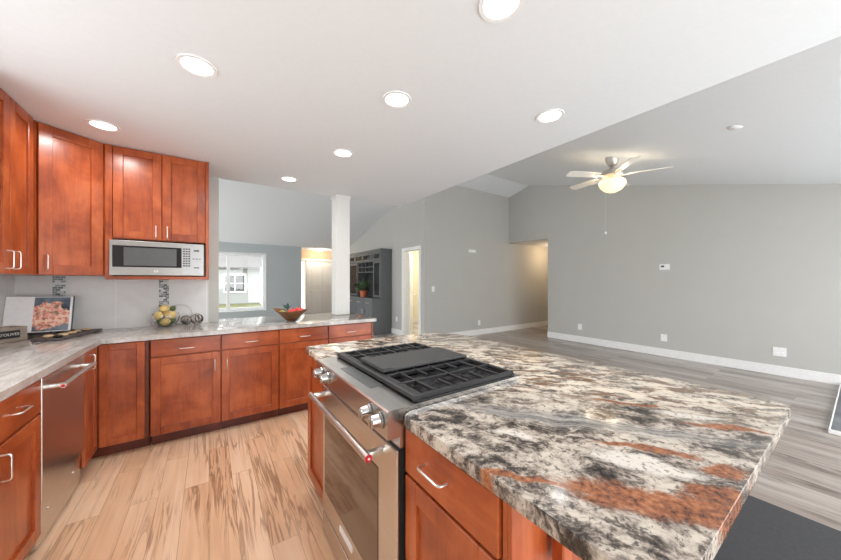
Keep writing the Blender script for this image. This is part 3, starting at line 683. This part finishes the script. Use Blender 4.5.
MB().box(.004, RW - .004, .012, .028, .7955, .7995, .001).build('vent_strip', M['rubber'], rg)
MB().box(.012, RW - .012, .085, .60, .931, .9335, .001).build('cooktop', M['black'], rg)
def grate(x0, x1, y0, y1):
    g = MB(); z = .956; r = .0075
    for (a, b_) in (((x0, y0), (x1, y0)), ((x0, y1), (x1, y1)), ((x0, y0), (x0, y1)), ((x1, y0), (x1, y1))):
        g.box(min(a[0], b_[0]) - r, max(a[0], b_[0]) + r, min(a[1], b_[1]) - r, max(a[1], b_[1]) + r, z - .02, z - .002, .003, 1)
    for c in ((x0, y0), (x1, y0), (x0, y1), (x1, y1)): g.box(c[0] - .011, c[0] + .011, c[1] - .011, c[1] + .011, .9335, z - .01, .003, 1)
    n = 5
    for k in range(1, n + 1):
        yy = y0 + (y1 - y0) * k / (n + 1)
        if k in (2, 4):
            g.box(x0, x0 + (x1 - x0) * .36, yy - .004, yy + .004, z - .011, z + .002, .002, 1); g.box(x1 - (x1 - x0) * .36, x1, yy - .004, yy + .004, z - .011, z + .002, .002, 1)
        else: g.box(x0, x1, yy - .004, yy + .004, z - .011, z + .002, .002, 1)
    g.box((x0 + x1) / 2 - .005, (x0 + x1) / 2 + .005, y0, y1, z - .014, z + .001, .002, 1)
    g.box(x0 - .008, x1 + .008, y0 - .012, y0 + .028, z - .02, z - .001, .006, 2)
    return g.build('grate', M['iron'], rg)
gx = [-.0, .26, .515, RW + .0]
grate(.018, .25, .085, .585); grate(.258, .505, .085, .585); grate(.513, RW - .018, .085, .585)
gp = MB(); gp.box(.262, .502, .10, .575, .9585, .972, .005, 2); gp.box(.262, .502, .10, .145, .972, .976, .002, 1)
gp.build('griddle', M['griddle'], rg)
for (x, y) in ((.134, .21), (.134, .46), (.63, .21), (.63, .46)):
    bb = MB(); bb.cyl((x, y, .9335), (x, y, .940), .055, .05, 28); bb.cyl((x, y, .940), (x, y, .947), .036, .034, 28); bb.build('burner', M['iron'], rg, 40)
for x in (.0, RW - .03):
    pass

# ================================================================== DISHWASHER
dw = thing('dishwasher', 'stainless dishwasher with a bar handle, under the left counter', 'dishwasher', (FX, 2.312, 0), PI / 2)
MB().box(.004, .628, .056, .58, .02, .870).build('tub', M['rubber'], dw)
dd = MB().box(.004, .628, .0, .03, .235, .868, .004).build('dishwasher_door', M['steel'], dw)
hh = MB(); hh.tube([(.06, -.055, .80), (.585, -.055, .80)], .0125, 16)
for x in (.085, .56): hh.box(x - .012, x + .012, -.055, .001, .79, .81, .003)
hho = hh.build('handle', M['nickel'], dd, 40)
MB().cyl((.056, -.055, .80), (.06, -.055, .80), .0075).build('medallion', M['red'], hho, 40)
kp = MB().box(.004, .628, .02, .05, .02, .228, .002).build('kick_plate', M['steel'], dw)
for x in (.14, .5): MB().cyl((x, .021, .15), (x, .016, .15), .006).build('screw', M['nickel'], kp, 40)

# ================================================================== MICROWAVE
mw = thing('microwave_oven', 'stainless built-in microwave with dark window under the double wall cabinet', 'microwave', (-.672, 3.40, 1.387))
MB().box(.022, .640, .035, .42, .004, .29, .003).build('microwave_body', M['black'], mw)
MB().box(.018, .632, .0, .035, .004, .288, .004).build('front_panel', M['steel_dark'], mw)
MB().box(.038, .475, -.003, .001, .072, .246, .002).build('door_window', M['darkglass'], mw)
MB().box(.105, .440, -.0045, -.0028, .084, .232, .001).build('window_mesh', M['screen'], mw)
kp = MB().box(.478, .622, -.002, .001, .018, .275, .001).build('keypad_panel', plain('pale_keypad', (.40, .40, .40), .3, .6), mw)
for i in range(3):
    for j in range(8): MB().box(.485 + i * .018, .499 + i * .018, -.004, -.0018, .085 + j * .021, .098 + j * .021, .001, 1).build('key', M['screen'], kp)
for (a, b_, c_, d_) in ((.560, .60, .22, .236), (.552, .565, .15, .158), (.575, .588, .15, .158), (.597, .61, .15, .158), (.56, .60, .07, .08)): MB().box(a, b_, -.004, -.0018, c_, d_, .001, 1).build('key', M['screen'], kp)
text_part('emblem', 'GE', .026, M['white_plastic'], mw, (.305, -.001, .040), (PI / 2, 0, 0))

# ================================================================== DOWNLIGHTS
def downlight(x, y, label, watts=None):
    t = thing('recessed_light', label, 'light', (x, y, 2.4395), group='recessed ceiling lights')
    MB().lathe([(.088, 0), (.086, -.006), (.070, -.005), (.066, .0), (.066, -.0)], 32).build('trim_ring', M['white_paint'], t, 40)
    MB().lathe([(0, -.0025), (.066, -.0025), (.066, -.0005), (0, -.0005)], 32).build('lens', M['lens'], t, 40)
    ld = bpy.data.lights.new('downlight', 'AREA'); ld.shape = 'DISK'; ld.size = .13; ld.energy = DOWNLIGHT_W if watts is None else watts; ld.color = (1.0, .98, .96); ld.spread = math.radians(165)
    lo = bpy.data.objects.new('downlight_beam', ld); C.objects.link(lo); lo.parent = t; lo.location = (0, 0, -.008)
for x, y, l in ((-.05, 1.933, 'round recessed light over the kitchen aisle between dishwasher and range'),
                (-.612, 3.045, 'round recessed light just in front of the diagonal corner cabinet'),
                (.934, 1.606, 'round recessed light directly above the range'),
                (.944, 2.539, 'round recessed light between the range and the peninsula'),
                (.707, 3.515, 'round recessed light above the fruit bowl, farthest in the kitchen ceiling'),
                (1.864, 1.19, 'round recessed light beside the angled edge of the kitchen ceiling'),
                (.947, .816, 'round recessed light over the near half of the island, cut by the top edge')): downlight(x, y, l, .5 if x > 1.5 else None)
# small fixture on the sloped ceiling, in place of a faint highlight smear
SLA = math.atan(SL)
sd = thing('ceiling_disc', 'small round white fixture on the sloped living room ceiling', 'disc', (3.85, .66, vz(.66) - .001)); sd.rotation_euler = (SLA, 0, 0)
MB().lathe([(0, -.014), (.035, -.013), (.048, -.007), (.05, 0), (0, 0)], 28).build('disc_body', M['white_plastic'], sd, 50)
# entry flush light
el = thing('entry_ceiling_light', 'small round lit ceiling light above the entry door', 'light', (3.25, 11.0, 2.469))
MB().lathe([(0, -.07), (.07, -.055), (.10, -.02), (.10, -.012), (0, -.012)], 28).build('glass_shade', M['warm_lens'], el, 50)
MB().lathe([(0, -.012), (.115, -.012), (.115, 0), (0, 0)], 28).build('base_plate', M['white_paint'], el, 50)
ld = bpy.data.lights.new('entry_bulb', 'POINT'); ld.energy = ENTRY_W; ld.color = (1, .88, .72); ld.shadow_soft_size = .08
lo = bpy.data.objects.new('entry_bulb', ld); C.objects.link(lo); lo.parent = el; lo.location = (0, 0, -.16)
# hallway and bathroom bulbs (their fixtures are out of sight behind the walls)
for (nm, p, e, col) in (('hallway_bulb', (8.1, 4.85, 2.2), HALL_W, (1, .72, .45)), ('bathroom_bulb', (4.9, 7.0, 2.2), 55, (1, .93, .80))):
    ld = bpy.data.lights.new(nm, 'POINT'); ld.energy = e; ld.color = col; ld.shadow_soft_size = .1
    lo = bpy.data.objects.new(nm, ld); C.objects.link(lo); lo.location = p

# ================================================================== CEILING FAN
fx, fy = 4.59, 1.99
fn = thing('ceiling_fan', 'cream five blade ceiling fan with lit glass globe under the vaulted ceiling', 'fan', (fx, fy, 0))
zc = vz(fy)
cp = MB().lathe([(0, .02), (.085, .02), (.08, -.03), (.05, -.085), (.02, -.1), (0, -.1)], 28).build('canopy', M['fan_metal'], fn, 50, loc=(0, 0, zc - .02))
MB().cyl((0, 0, 2.86), (0, 0, zc - .08), .013).build('downrod', M['fan_metal'], fn, 50)
MB().lathe([(0, .07), (.04, .07), (.07, .05), (.12, .03), (.13, -.03), (.10, -.06), (.06, -.075), (0, -.075)], 32, (0, 0, 2.83)).build('motor_housing', M['fan_metal'], fn, 50)
RA = math.atan2(-math.sin(YAW), math.cos(YAW))
for k in range(5):
    a = RA + math.radians(-101 + 72 * k)
    bl = MB()
    pl = [(.19, -.045), (.30, -.062), (.62, -.068), (.655, -.05), (.665, 0), (.655, .05), (.62, .068), (.30, .062), (.19, .045)]
    bl.prism(pl, -.004, .004, .001, 1, mtx=Matrix.Rotation(math.radians(12), 4, 'X'))
    bo = bl.build('fan_blade', M['fan_blade'], fn, None, loc=(0, 0, 2.80), rot=(0, 0, a))
    MB().box(.10, .25, -.018, .018, -.016, -.004, .003, 1, mtx=Matrix.Rotation(math.radians(8), 4, 'X')).build('blade_iron', M['fan_metal'], bo)
gb = MB().lathe([(0, -.125), (.05, -.118), (.11, -.088), (.15, -.04), (.165, .0), (.155, .03), (.12, .055), (.06, .06), (0, .06)], 32, (0, 0, 2.69))
gb.build('glass_globe', M['cream_glow'], fn, 60)
for k in (0, 2, 3):   # bulbs of the light kit, in the gaps between the blades
    a = RA + math.radians(-101 + 36 + 72 * k)
    ld = bpy.data.lights.new('fan_bulb', 'POINT'); ld.energy = 1.0; ld.color = (1, .84, .62); ld.shadow_soft_size = .03
    lo = bpy.data.objects.new('fan_bulb', ld); C.objects.link(lo); lo.parent = fn; lo.location = (.19 * math.cos(a), .19 * math.sin(a), 2.745)
pc = MB(); pc.tube([(-.075, .052, 2.64), (-.075, .052, 2.03)], .0008, 5); pc.lathe([(0, -.02), (.012, -.012), (.014, 0), (.006, .016), (0, .018)], 12, (-.075, .052, 2.01))
pc.build('pull_chain', M['white_plastic'], fn, 50)

# ================================================================== WALL DEVICES
def plate(name, label, cat, loc, rz, w_, h, parts):
    t = thing(name, label, cat, loc, rz)
    MB().box(-w_ / 2, w_ / 2, -.008, -.0005, -h / 2, h / 2, .003, 2).build('cover_plate', M['white_plastic'], t)
    for (nm, x, z, a, b_, m) in parts: MB().box(x - a / 2, x + a / 2, -.012, -.0081, z - b_ / 2, z + b_ / 2, .0015, 1).build(nm, M[m], t)
    return t
FR = -PI / 2     # right wall faces -x: local -y -> -x
rec = [('receptacle', 0, .022, .035, .03, 'white_plastic'), ('receptacle', 0, -.022, .035, .03, 'white_plastic')]
plate('wall_outlet', 'white wall outlet low on the long grey wall, nearest the hallway opening', 'outlet', (RX, 3.56, .34), FR, .085, .125, rec)
plate('wall_outlet', 'white wall outlet low on the long grey wall, right below the thermostat', 'outlet', (RX, 2.05, .33), FR, .095, .125, rec)
plate('wall_outlet', 'wider white double outlet plate at the right end of the long grey wall', 'outlet', (RX, .70, .335), FR, .13, .125,
      [('receptacle', s * .03, z, .035, .03, 'white_plastic') for s in (-1, 1) for z in (.022, -.022)])
plate('thermostat', 'white thermostat with small dark screen in the middle of the long grey wall', 'thermostat', (RX, 2.04, 1.595), FR, .15, .10, [('screen', -.03, .012, .05, .035, 'screen'), ('button', .045, 0, .03, .05, 'white_plastic')])
plate('light_switch', 'white light switch on the grey wall right of the open door', 'switch', (4.13, AY, 1.165), 0, .075, .12, [('toggle', 0, 0, .032, .066, 'white_plastic')])
plate('wall_outlet', 'white wall outlet low on the far grey wall above its baseboard', 'outlet', (5.57, AY, .30), 0, .075, .125, rec)
plate('door_chime', 'small pale flat box high on the far grey wall', 'chime', (5.33, AY, 2.08), 0, .24, .07, [('grille', 0, 0, .18, .03, 'white_plastic')])
plate('wall_outlet', 'white wall outlet low on the narrow wall between hutch and door', 'outlet', (HX, 6.70, .39), FR, .075, .12, rec)

# ================================================================== HUTCH
hu = thing('hutch_cabinet', 'tall charcoal grey hutch with glass doors and open niche against the far wall', 'cabinet', (HX - .004, 6.95, 0), -PI / 2)
# local x = -world y ; local y=0 at wall ... negative local y toward the room (-x)
HL = 2.2      # runs away from the camera: local x from -HL to 0
lo_ = MB(); lo_.box(-HL, 0, -.535, 0, .08, .875, .003, 1); lo_.box(-HL + .01, -.01, -.50, 0, .002, .08); lo_.build('base_unit', M['hutch'], hu)
MB().box(-HL - .01, .012, -.56, 0, .875, .91, .004).build('worktop', M['hutch'], hu)
nx = 4; ws = HL / nx
for i in range(nx):
    x0 = -HL + i * ws + .006; x1 = x0 + ws - .012
    o = MB().box(x0, x1, -.552, -.536, .70, .865, .003, 1).build('drawer', M['hutch'], hu); pull((x0 + x1) / 2, .785, False, .12).build('handle', M['nickel'], o, 60, loc=(0, -.552, 0))
    d_ = shaker(x0, x1, .09, .69, .06, .016).build('door', M['hutch'], hu, loc=(0, -.552, 0)); pull(x1 - .04 if i % 2 == 0 else x0 + .04, .55, True, .12).build('handle', M['nickel'], d_, 60)
up = MB()
UD = -.31
up.box(-HL, -HL + .03, UD, 0, .911, 2.15); up.box(-.03, 0, UD, 0, .911, 2.15, .002, 1); up.box(-HL + .03, -.03, -.02, 0, .911, 2.15); up.box(-HL - .02, .02, UD - .03, 0, 2.10, 2.17, .006)
for x in (-1.45, -.42): up.box(x - .012, x + .012, UD, -.02, .911, 2.10)
up.box(-HL + .03, -.03, UD, -.02, 1.86, 1.88); up.box(-1.45, -.42, UD, -.02, 1.58, 1.60)
up.build('upper_unit', M['hutch'], hu)
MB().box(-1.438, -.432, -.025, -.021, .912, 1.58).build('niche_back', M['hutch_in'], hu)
MB().box(-1.0, -.7, -.03, -.026, 1.1, 1.45).build('pale_panel', M['white_paint'], hu)
lt = MB()
for k in range(5): lt.box(-1.438 + k * .245, -1.418 + k * .245, UD, -.03, 1.60, 1.86)
lt.box(-1.438, -.432, UD, -.03, 1.72, 1.735); lt.build('wine_rack', M['hutch'], hu)
def gdoor(x0, x1, z0, z1):
    m = MB(); r = .05
    m.box(x0, x0 + r, -.018, 0, z0, z1, .002, 1); m.box(x1 - r, x1, -.018, 0, z0, z1, .002, 1); m.box(x0 + r, x1 - r, -.018, 0, z0, z0 + r, .002, 1); m.box(x0 + r, x1 - r, -.018, 0, z1 - r, z1, .002, 1)
    o = m.build('door', M['hutch'], hu, loc=(0, UD - .001, 0))
    MB().box(x0 + r, x1 - r, -.010, -.006, z0 + r, z1 - r).build('door_glass', M['pane'], o)
gdoor(-HL + .005, -1.455, .93, 1.855); gdoor(-.415, -.004, .93, 1.855)
for k in range(4): gdoor(-HL + .005 + k * HL / 4, -HL + HL / 4 - .002 + k * HL / 4, 1.885, 2.095)
# plant in a terracotta pot on the hutch worktop
pp = thing('potted_plant', 'leafy green plant in a terracotta pot on the hutch worktop', 'plant', (HX - .45, 7.72, .911))
MB().lathe([(0, 0), (.075, 0), (.095, .15), (.105, .15), (.105, .175), (.09, .175), (.085, .16), (0, .155)], 24).build('pot', M['terra'], pp, 40)
fo = MB()
for i in range(90):
    a = random.uniform(0, 2 * PI); l_ = random.uniform(.22, .46); e_ = random.uniform(.1, 1.2); wd = random.uniform(.025, .045)
    pts = []
    for k in range(5):
        u = k / 4; r_ = l_ * u * math.cos(e_) * 1.0; z = .155 + l_ * (u * math.sin(e_) - .5 * u * u * .6) + .1 * u
        pts.append((r_, z))
    sx, sy = -math.sin(a), math.cos(a); prev = None
    for k, (r_, z) in enumerate(pts):
        wk = wd * (math.sin(PI * (.15 + .85 * k / 4)) ** .8 + .02)
        A = fo.bm.verts.new((r_ * math.cos(a) + sx * wk, r_ * math.sin(a) + sy * wk, z)); B = fo.bm.verts.new((r_ * math.cos(a) - sx * wk, r_ * math.sin(a) - sy * wk, z))
        if prev: fo.bm.faces.new((prev[0], prev[1], B, A))
        prev = (A, B)
fo.build('leaves', M['leaf'], pp)

# ================================================================== COUNTER DECOR
CT = .915
# cookbook on a stand
bs = thing('book_stand', 'dark metal book stand holding the open cookbook in the counter corner', 'stand', (-1.11, 3.74, CT))
bb = MB(); bb.tube([(-.10, -.075, .018), (.10, -.075, .018)], .005); bb.tube([(-.08, -.078, .032), (-.08, -.075, .018), (-.08, .0, .018), (-.08, .078, .20)], .004); bb.tube([(.08, -.078, .032), (.08, -.075, .018), (.08, .0, .018), (.08, .078, .20)], .004)
bb.tube([(-.08, .0, .018), (-.08, .11, .005)], .004); bb.tube([(.08, .0, .018), (.08, .11, .005)], .004); bb.tube([(-.10, -.075, .018), (-.10, -.075, .0)], .005); bb.tube([(.10, -.075, .018), (.10, -.075, 0)], .005)
bb.build('frame', M['iron'], bs, 50)
bk = thing('open_book', 'open cookbook with a white page and a pink flower photo, propped in the counter corner', 'book', (-1.145, 3.700, .942), 0)
bk.rotation_euler = (math.radians(-14), 0, 0)
def leafblock(sgn, ang):
    o = MB().box(0 if sgn > 0 else -.205, .205 if sgn > 0 else 0, .0, .014, .0, .285, .001, 1)
    return o, ang
MB().box(0, .205, .0, .013, .0, .285, .001, 1).build('page_block', M['paper'], bk, None, rot=(0, 0, math.radians(4)))
MB().box(-.14, 0, .0, .013, .0, .285, .001, 1).build('page_block', M['paper'], bk, None, rot=(0, 0, math.radians(10)))
MB().box(.001, .192, -.0008, -.0002, .006, .279).build('photo_page', M['page'], bk, None, rot=(0, 0, math.radians(4)))
MB().box(0, .213, .0135, .018, -.004, .29, .001, 1).build('cover', M['cover'], bk, None, rot=(0, 0, math.radians(4)))
# slate board with shells and beads
ang = math.atan2(3.78 - 3.30, -.775 + .875)
bd = MB().box(0, .50, 0, .165, .0005, .018, .003, 1).build('serving_board', M['board'], None, None, loc=(-.868, 3.29, CT), rot=(0, 0, ang))
tag(bd, 'dark slate serving board lying on the corner counter before the cookbook', 'board')
bx = lambda u, v: (-.868 + u * math.cos(ang) - v * math.sin(ang), 3.29 + u * math.sin(ang) + v * math.cos(ang), CT + .018)
sh_l = ['tan oval shell on the slate board, nearest its outer end', 'tan oval shell in the middle of the slate board', 'tan oval shell on the slate board, second from the wall', 'tan oval shell on the slate board, closest to the wall', 'tan oval shell at the front left corner of the slate board']
for i, (u, v) in enumerate(((.10, .05), (.20, .05), (.29, .06), (.38, .05), (.05, .10))):
    p = bx(u, v); tag(MB().sph((0, 0, .0125), .026, (1.15, .75, .48)).build('shell', M['nut'], None, 60, loc=p, rot=(0, 0, i * .9)), sh_l[i], 'shell', 'tan shells on the slate board')
be_l = ['black oval pebble at the near front of the slate board', 'black oval pebble beside the front tan shell on the slate board', 'black oval pebble between tan shells toward the wall']
for i, (u, v) in enumerate(((.04, .045), (.11, .11), (.335, .11))):
    p = bx(u, v); tag(MB().sph((0, 0, .011), .024, (1.1, .7, .45)).build('pebble', M['olive'], None, 60, loc=p, rot=(0, 0, i)), be_l[i], 'pebble', 'black pebbles on the slate board')
# whitewashed crate with lettering
cr = thing('wooden_crate', 'small whitewashed crate with black lettered label at the left picture edge', 'crate', (-1.10, 3.50, CT), math.radians(51))
# front face along local x from -0.24 to 0
k = MB(); k.box(-.26, 0, 0, .012, 0, .10, .001, 1); k.box(-.26, 0, .13, .142, 0, .10, .001, 1); k.box(-.012, 0, .012, .13, 0, .10, .001, 1); k.box(-.26, -.248, .012, .13, 0, .10, .001, 1); k.box(-.248, -.012, .012, .13, .002, .012)
k.build('crate_body', M['crate'], cr)
lb = MB().box(-.255, -.04, -.003, 0, .024, .078, .0006, 1).build('label_plate', M['label_black'], cr)
text_part('lettering', "HUILE D'OLIVES", .026, M['letter'], lb, (-.045, -.0036, .051), (PI / 2, 0, 0), align='RIGHT')
# lemon bowl
lbx, lby = -.335, 3.752
tag(MB().lathe([(0, .0), (.04, .0), (.075, .02), (.10, .06), (.105, .095), (.097, .125), (.093, .124), (.10, .095), (.095, .062), (.071, .024), (.038, .006), (0, .006)], 36, (lbx, lby, CT + .0005)).build('glass_bowl', M['glass'], None, 60),
    'round clear glass bowl heaped with lemons and limes under the mosaic strip', 'bowl')
def lemon(p, rot, label, m='lemon', r=.034, cat='lemon'):
    o = MB()
    o.lathe([(0, -1.2 * r), (.2 * r, -1.13 * r), (.42 * r, -1.0 * r), (.8 * r, -.6 * r), (r, 0), (.8 * r, .6 * r), (.42 * r, 1.0 * r), (.2 * r, 1.13 * r), (0, 1.2 * r)], 18)
    tag(o.build(cat, M[m], None, 60, loc=(lbx + p[0], lby + p[1], CT + p[2]), rot=rot), label, cat, 'citrus in the glass bowl')
lemon((.0, -.050, .050), (1.4, 0, 1.57), 'yellow lemon low at the front of the glass bowl')
lemon((-.045, .028, .046), (0, 0, 0), 'green lime low at the left in the glass bowl', 'lime', .030, 'lime')
lemon((.045, .028, .046), (0, .4, 0), 'green lime low at the right in the glass bowl', 'lime', .030, 'lime')
lemon((-.052, -.026, .108), (0, .3, 0), 'yellow lemon at the left rim of the glass bowl')
lemon((.048, -.030, .110), (.2, -.3, 0), 'yellow lemon at the right rim of the glass bowl')
lemon((.0, .052, .112), (.2, 0, 0), 'yellow lemon at the back of the glass bowl beside the tiles')
lemon((-.012, .0, .172), (.2, 1.4, .6), 'yellow lemon on the very top of the heap in the glass bowl')
lemon((.050, .022, .168), (1.0, .9, .3), 'green lime on top of the heap in the glass bowl', 'lime', .024, 'lime')
# twine balls
def twine_ball(x, y, r, label, seed):
    rn = random.Random(seed); m1, m2 = MB(), MB()
    for i in range(16):
        q = Euler((rn.uniform(0, 6), rn.uniform(0, 6), rn.uniform(0, 6))).to_matrix()
        off = rn.uniform(-.45, .45) * r; rr = math.sqrt(r * r - off * off) - .003
        pts = [q @ Vector((rr * math.cos(a), rr * math.sin(a), off)) for a in [2 * PI * j / 22 for j in range(22)]]
        (m1 if i % 3 else m2).tube(pts, .0030, 5, True)
    t = thing('twine_ball', label, 'ball', (x, y, CT + r + .001), 0, 'twine balls beside the lemon bowl')
    m1.build('dark_twine', M['twine'], t, 80); m2.build('pale_twine', M['twine_pale'], t, 80)
twine_ball(-.185, 3.79, .047, 'openwork brown twine ball touching the lemon bowl, the left of the two', 3)
twine_ball(-.098, 3.765, .053, 'openwork brown twine ball farther from the lemon bowl, the larger right one', 5)
hp = MB(); hp.tube([(.095 * math.cos(a), 0, .10 + .095 * math.sin(a)) for a in [2 * PI * j / 40 for j in range(40)]], .0035, 8, True)
hp.box(-.04, .04, -.012, .012, .0, .006, .002, 1)
tag(hp.build('wire_hoop', M['fan_metal'], None, 60, loc=(-.235, 3.877, CT + .0005)), 'thin grey wire hoop standing behind the lemon bowl against the tiles', 'hoop')
# wooden fruit bowl on the peninsula
bX, bY = .73, 3.52; bR = -YAW
bw = MB(); n = 40
def bowl_pt(r, z, a, lift):
    return (1.0 * r * math.cos(a) * 1.0, r * .62 * math.sin(a), z + lift * (math.cos(a) ** 2) * (r / .19) ** 2)
prof = [(0, 0), (.05, 0), (.06, .012), (.11, .052), (.16, .085), (.192, .105), (.188, .108), (.154, .091), (.105, .06), (.055, .022), (0, .018)]
R = []
for (r, z) in prof: R.append([bw.bm.verts.new(bowl_pt(r, z, 2 * PI * j / n, .028)) for j in range(n)] if r else [bw.bm.verts.new((0, 0, z))])
for A, B in zip(R, R[1:]):
    for j in range(n):
        vs = []
        for v in (A[j % len(A)], A[(j + 1) % len(A)], B[(j + 1) % len(B)], B[j % len(B)]):
            if v not in vs: vs.append(v)
        if len(vs) > 2: bw.bm.faces.new(vs)
tag(bw.build('fruit_bowl', M['bowl'], None, 60, loc=(bX, bY, CT + .0005), rot=(0, 0, bR)), 'long boat shaped wooden bowl of fruit on the peninsula counter', 'bowl')
def fruit(name, u, v, z, r, m, label, cat, leaf=False):
    c, s_ = math.cos(bR), math.sin(bR)
    t = thing(name, label, cat, (bX + c * u - s_ * v, bY + s_ * u + c * v, CT + z), random.random() * 6, 'fruit in the wooden bowl')
    MB().lathe([(0, -.82 * r), (.25 * r, -.9 * r), (.6 * r, -.75 * r), (.95 * r, -.2 * r), (r, .15 * r), (.8 * r, .65 * r), (.4 * r, .86 * r), (.15 * r, .8 * r), (0, .7 * r)], 24).build('skin', M[m], t, 60)
    MB().tube([(0, 0, .7 * r), (.004, 0, .95 * r), (.012, 0, 1.2 * r)], .0025, 6).build('stem', M['bark'], t)
    return t
fruit('apple', .02, -.020, .095, .042, 'apple_red', 'red apple at the front middle of the wooden fruit bowl', 'apple')
fruit('apple', .108, -.004, .105, .036, 'apple_red', 'red apple toward the right end of the wooden fruit bowl', 'apple')
fruit('apple', .055, .048, .112, .034, 'apple_red', 'red apple at the back of the wooden fruit bowl', 'apple')
fruit('pear', -.095, .0, .082, .036, 'apple_green', 'pale green pear toward the left end of the wooden fruit bowl', 'pear')
t = thing('leaf_sprig', 'dark green leaf sprig sticking up from the wooden fruit bowl', 'sprig', (bX - .035 * math.cos(bR), bY - .035 * math.sin(bR), CT + .045), bR)
MB().tube([(0, 0, 0), (0, 0, .06), (-.005, 0, .10)], .005, 8).build('stem', M['leaf_dark'], t)
lf = MB()
for (dx, dz, tw) in ((-.055, .045, .3), (.05, .05, -.3), (-.01, .06, 1.2)):
    pr = None
    for k_ in range(6):
        u = k_ / 5; wk = .022 * math.sin(PI * (.08 + .9 * u)); c_ = Vector((dx * u, 0, .085 + dz * u)); s2 = Vector((math.sin(tw) * .6, math.cos(tw), .6)).normalized() * wk
        A, B = lf.bm.verts.new(c_ + s2), lf.bm.verts.new(c_ - s2)
        if pr: lf.bm.faces.new((pr[0], pr[1], B, A))
        pr = (A, B)
lf.build('leaf', M['leaf_dark'], t)

# ================================================================== LIVING ROOM FLOOR
tag(MB().box(1.78, 2.775, -1.2, .95, .0005, .012, .004, 1).build('floor_mat', M['mat']), 'large charcoal floor mat on the grey planks beside the island', 'mat')
hp = thing('hearth_pad', 'low slate hearth pad with pale edge trim on the living room floor', 'hearth', (4.50, .19, 0))
MB().box(.012, 2.15, -1.45, -.012, .0005, .038, .002, 1).build('slate_top', M['hearth'], hp)
e = MB(); e.box(0, .012, -1.45, 0, .0005, .04, .003, 1); e.box(.012, 2.15, -.012, 0, .0005, .04, .003, 1); e.build('edge_trim', M['white_paint'], hp)
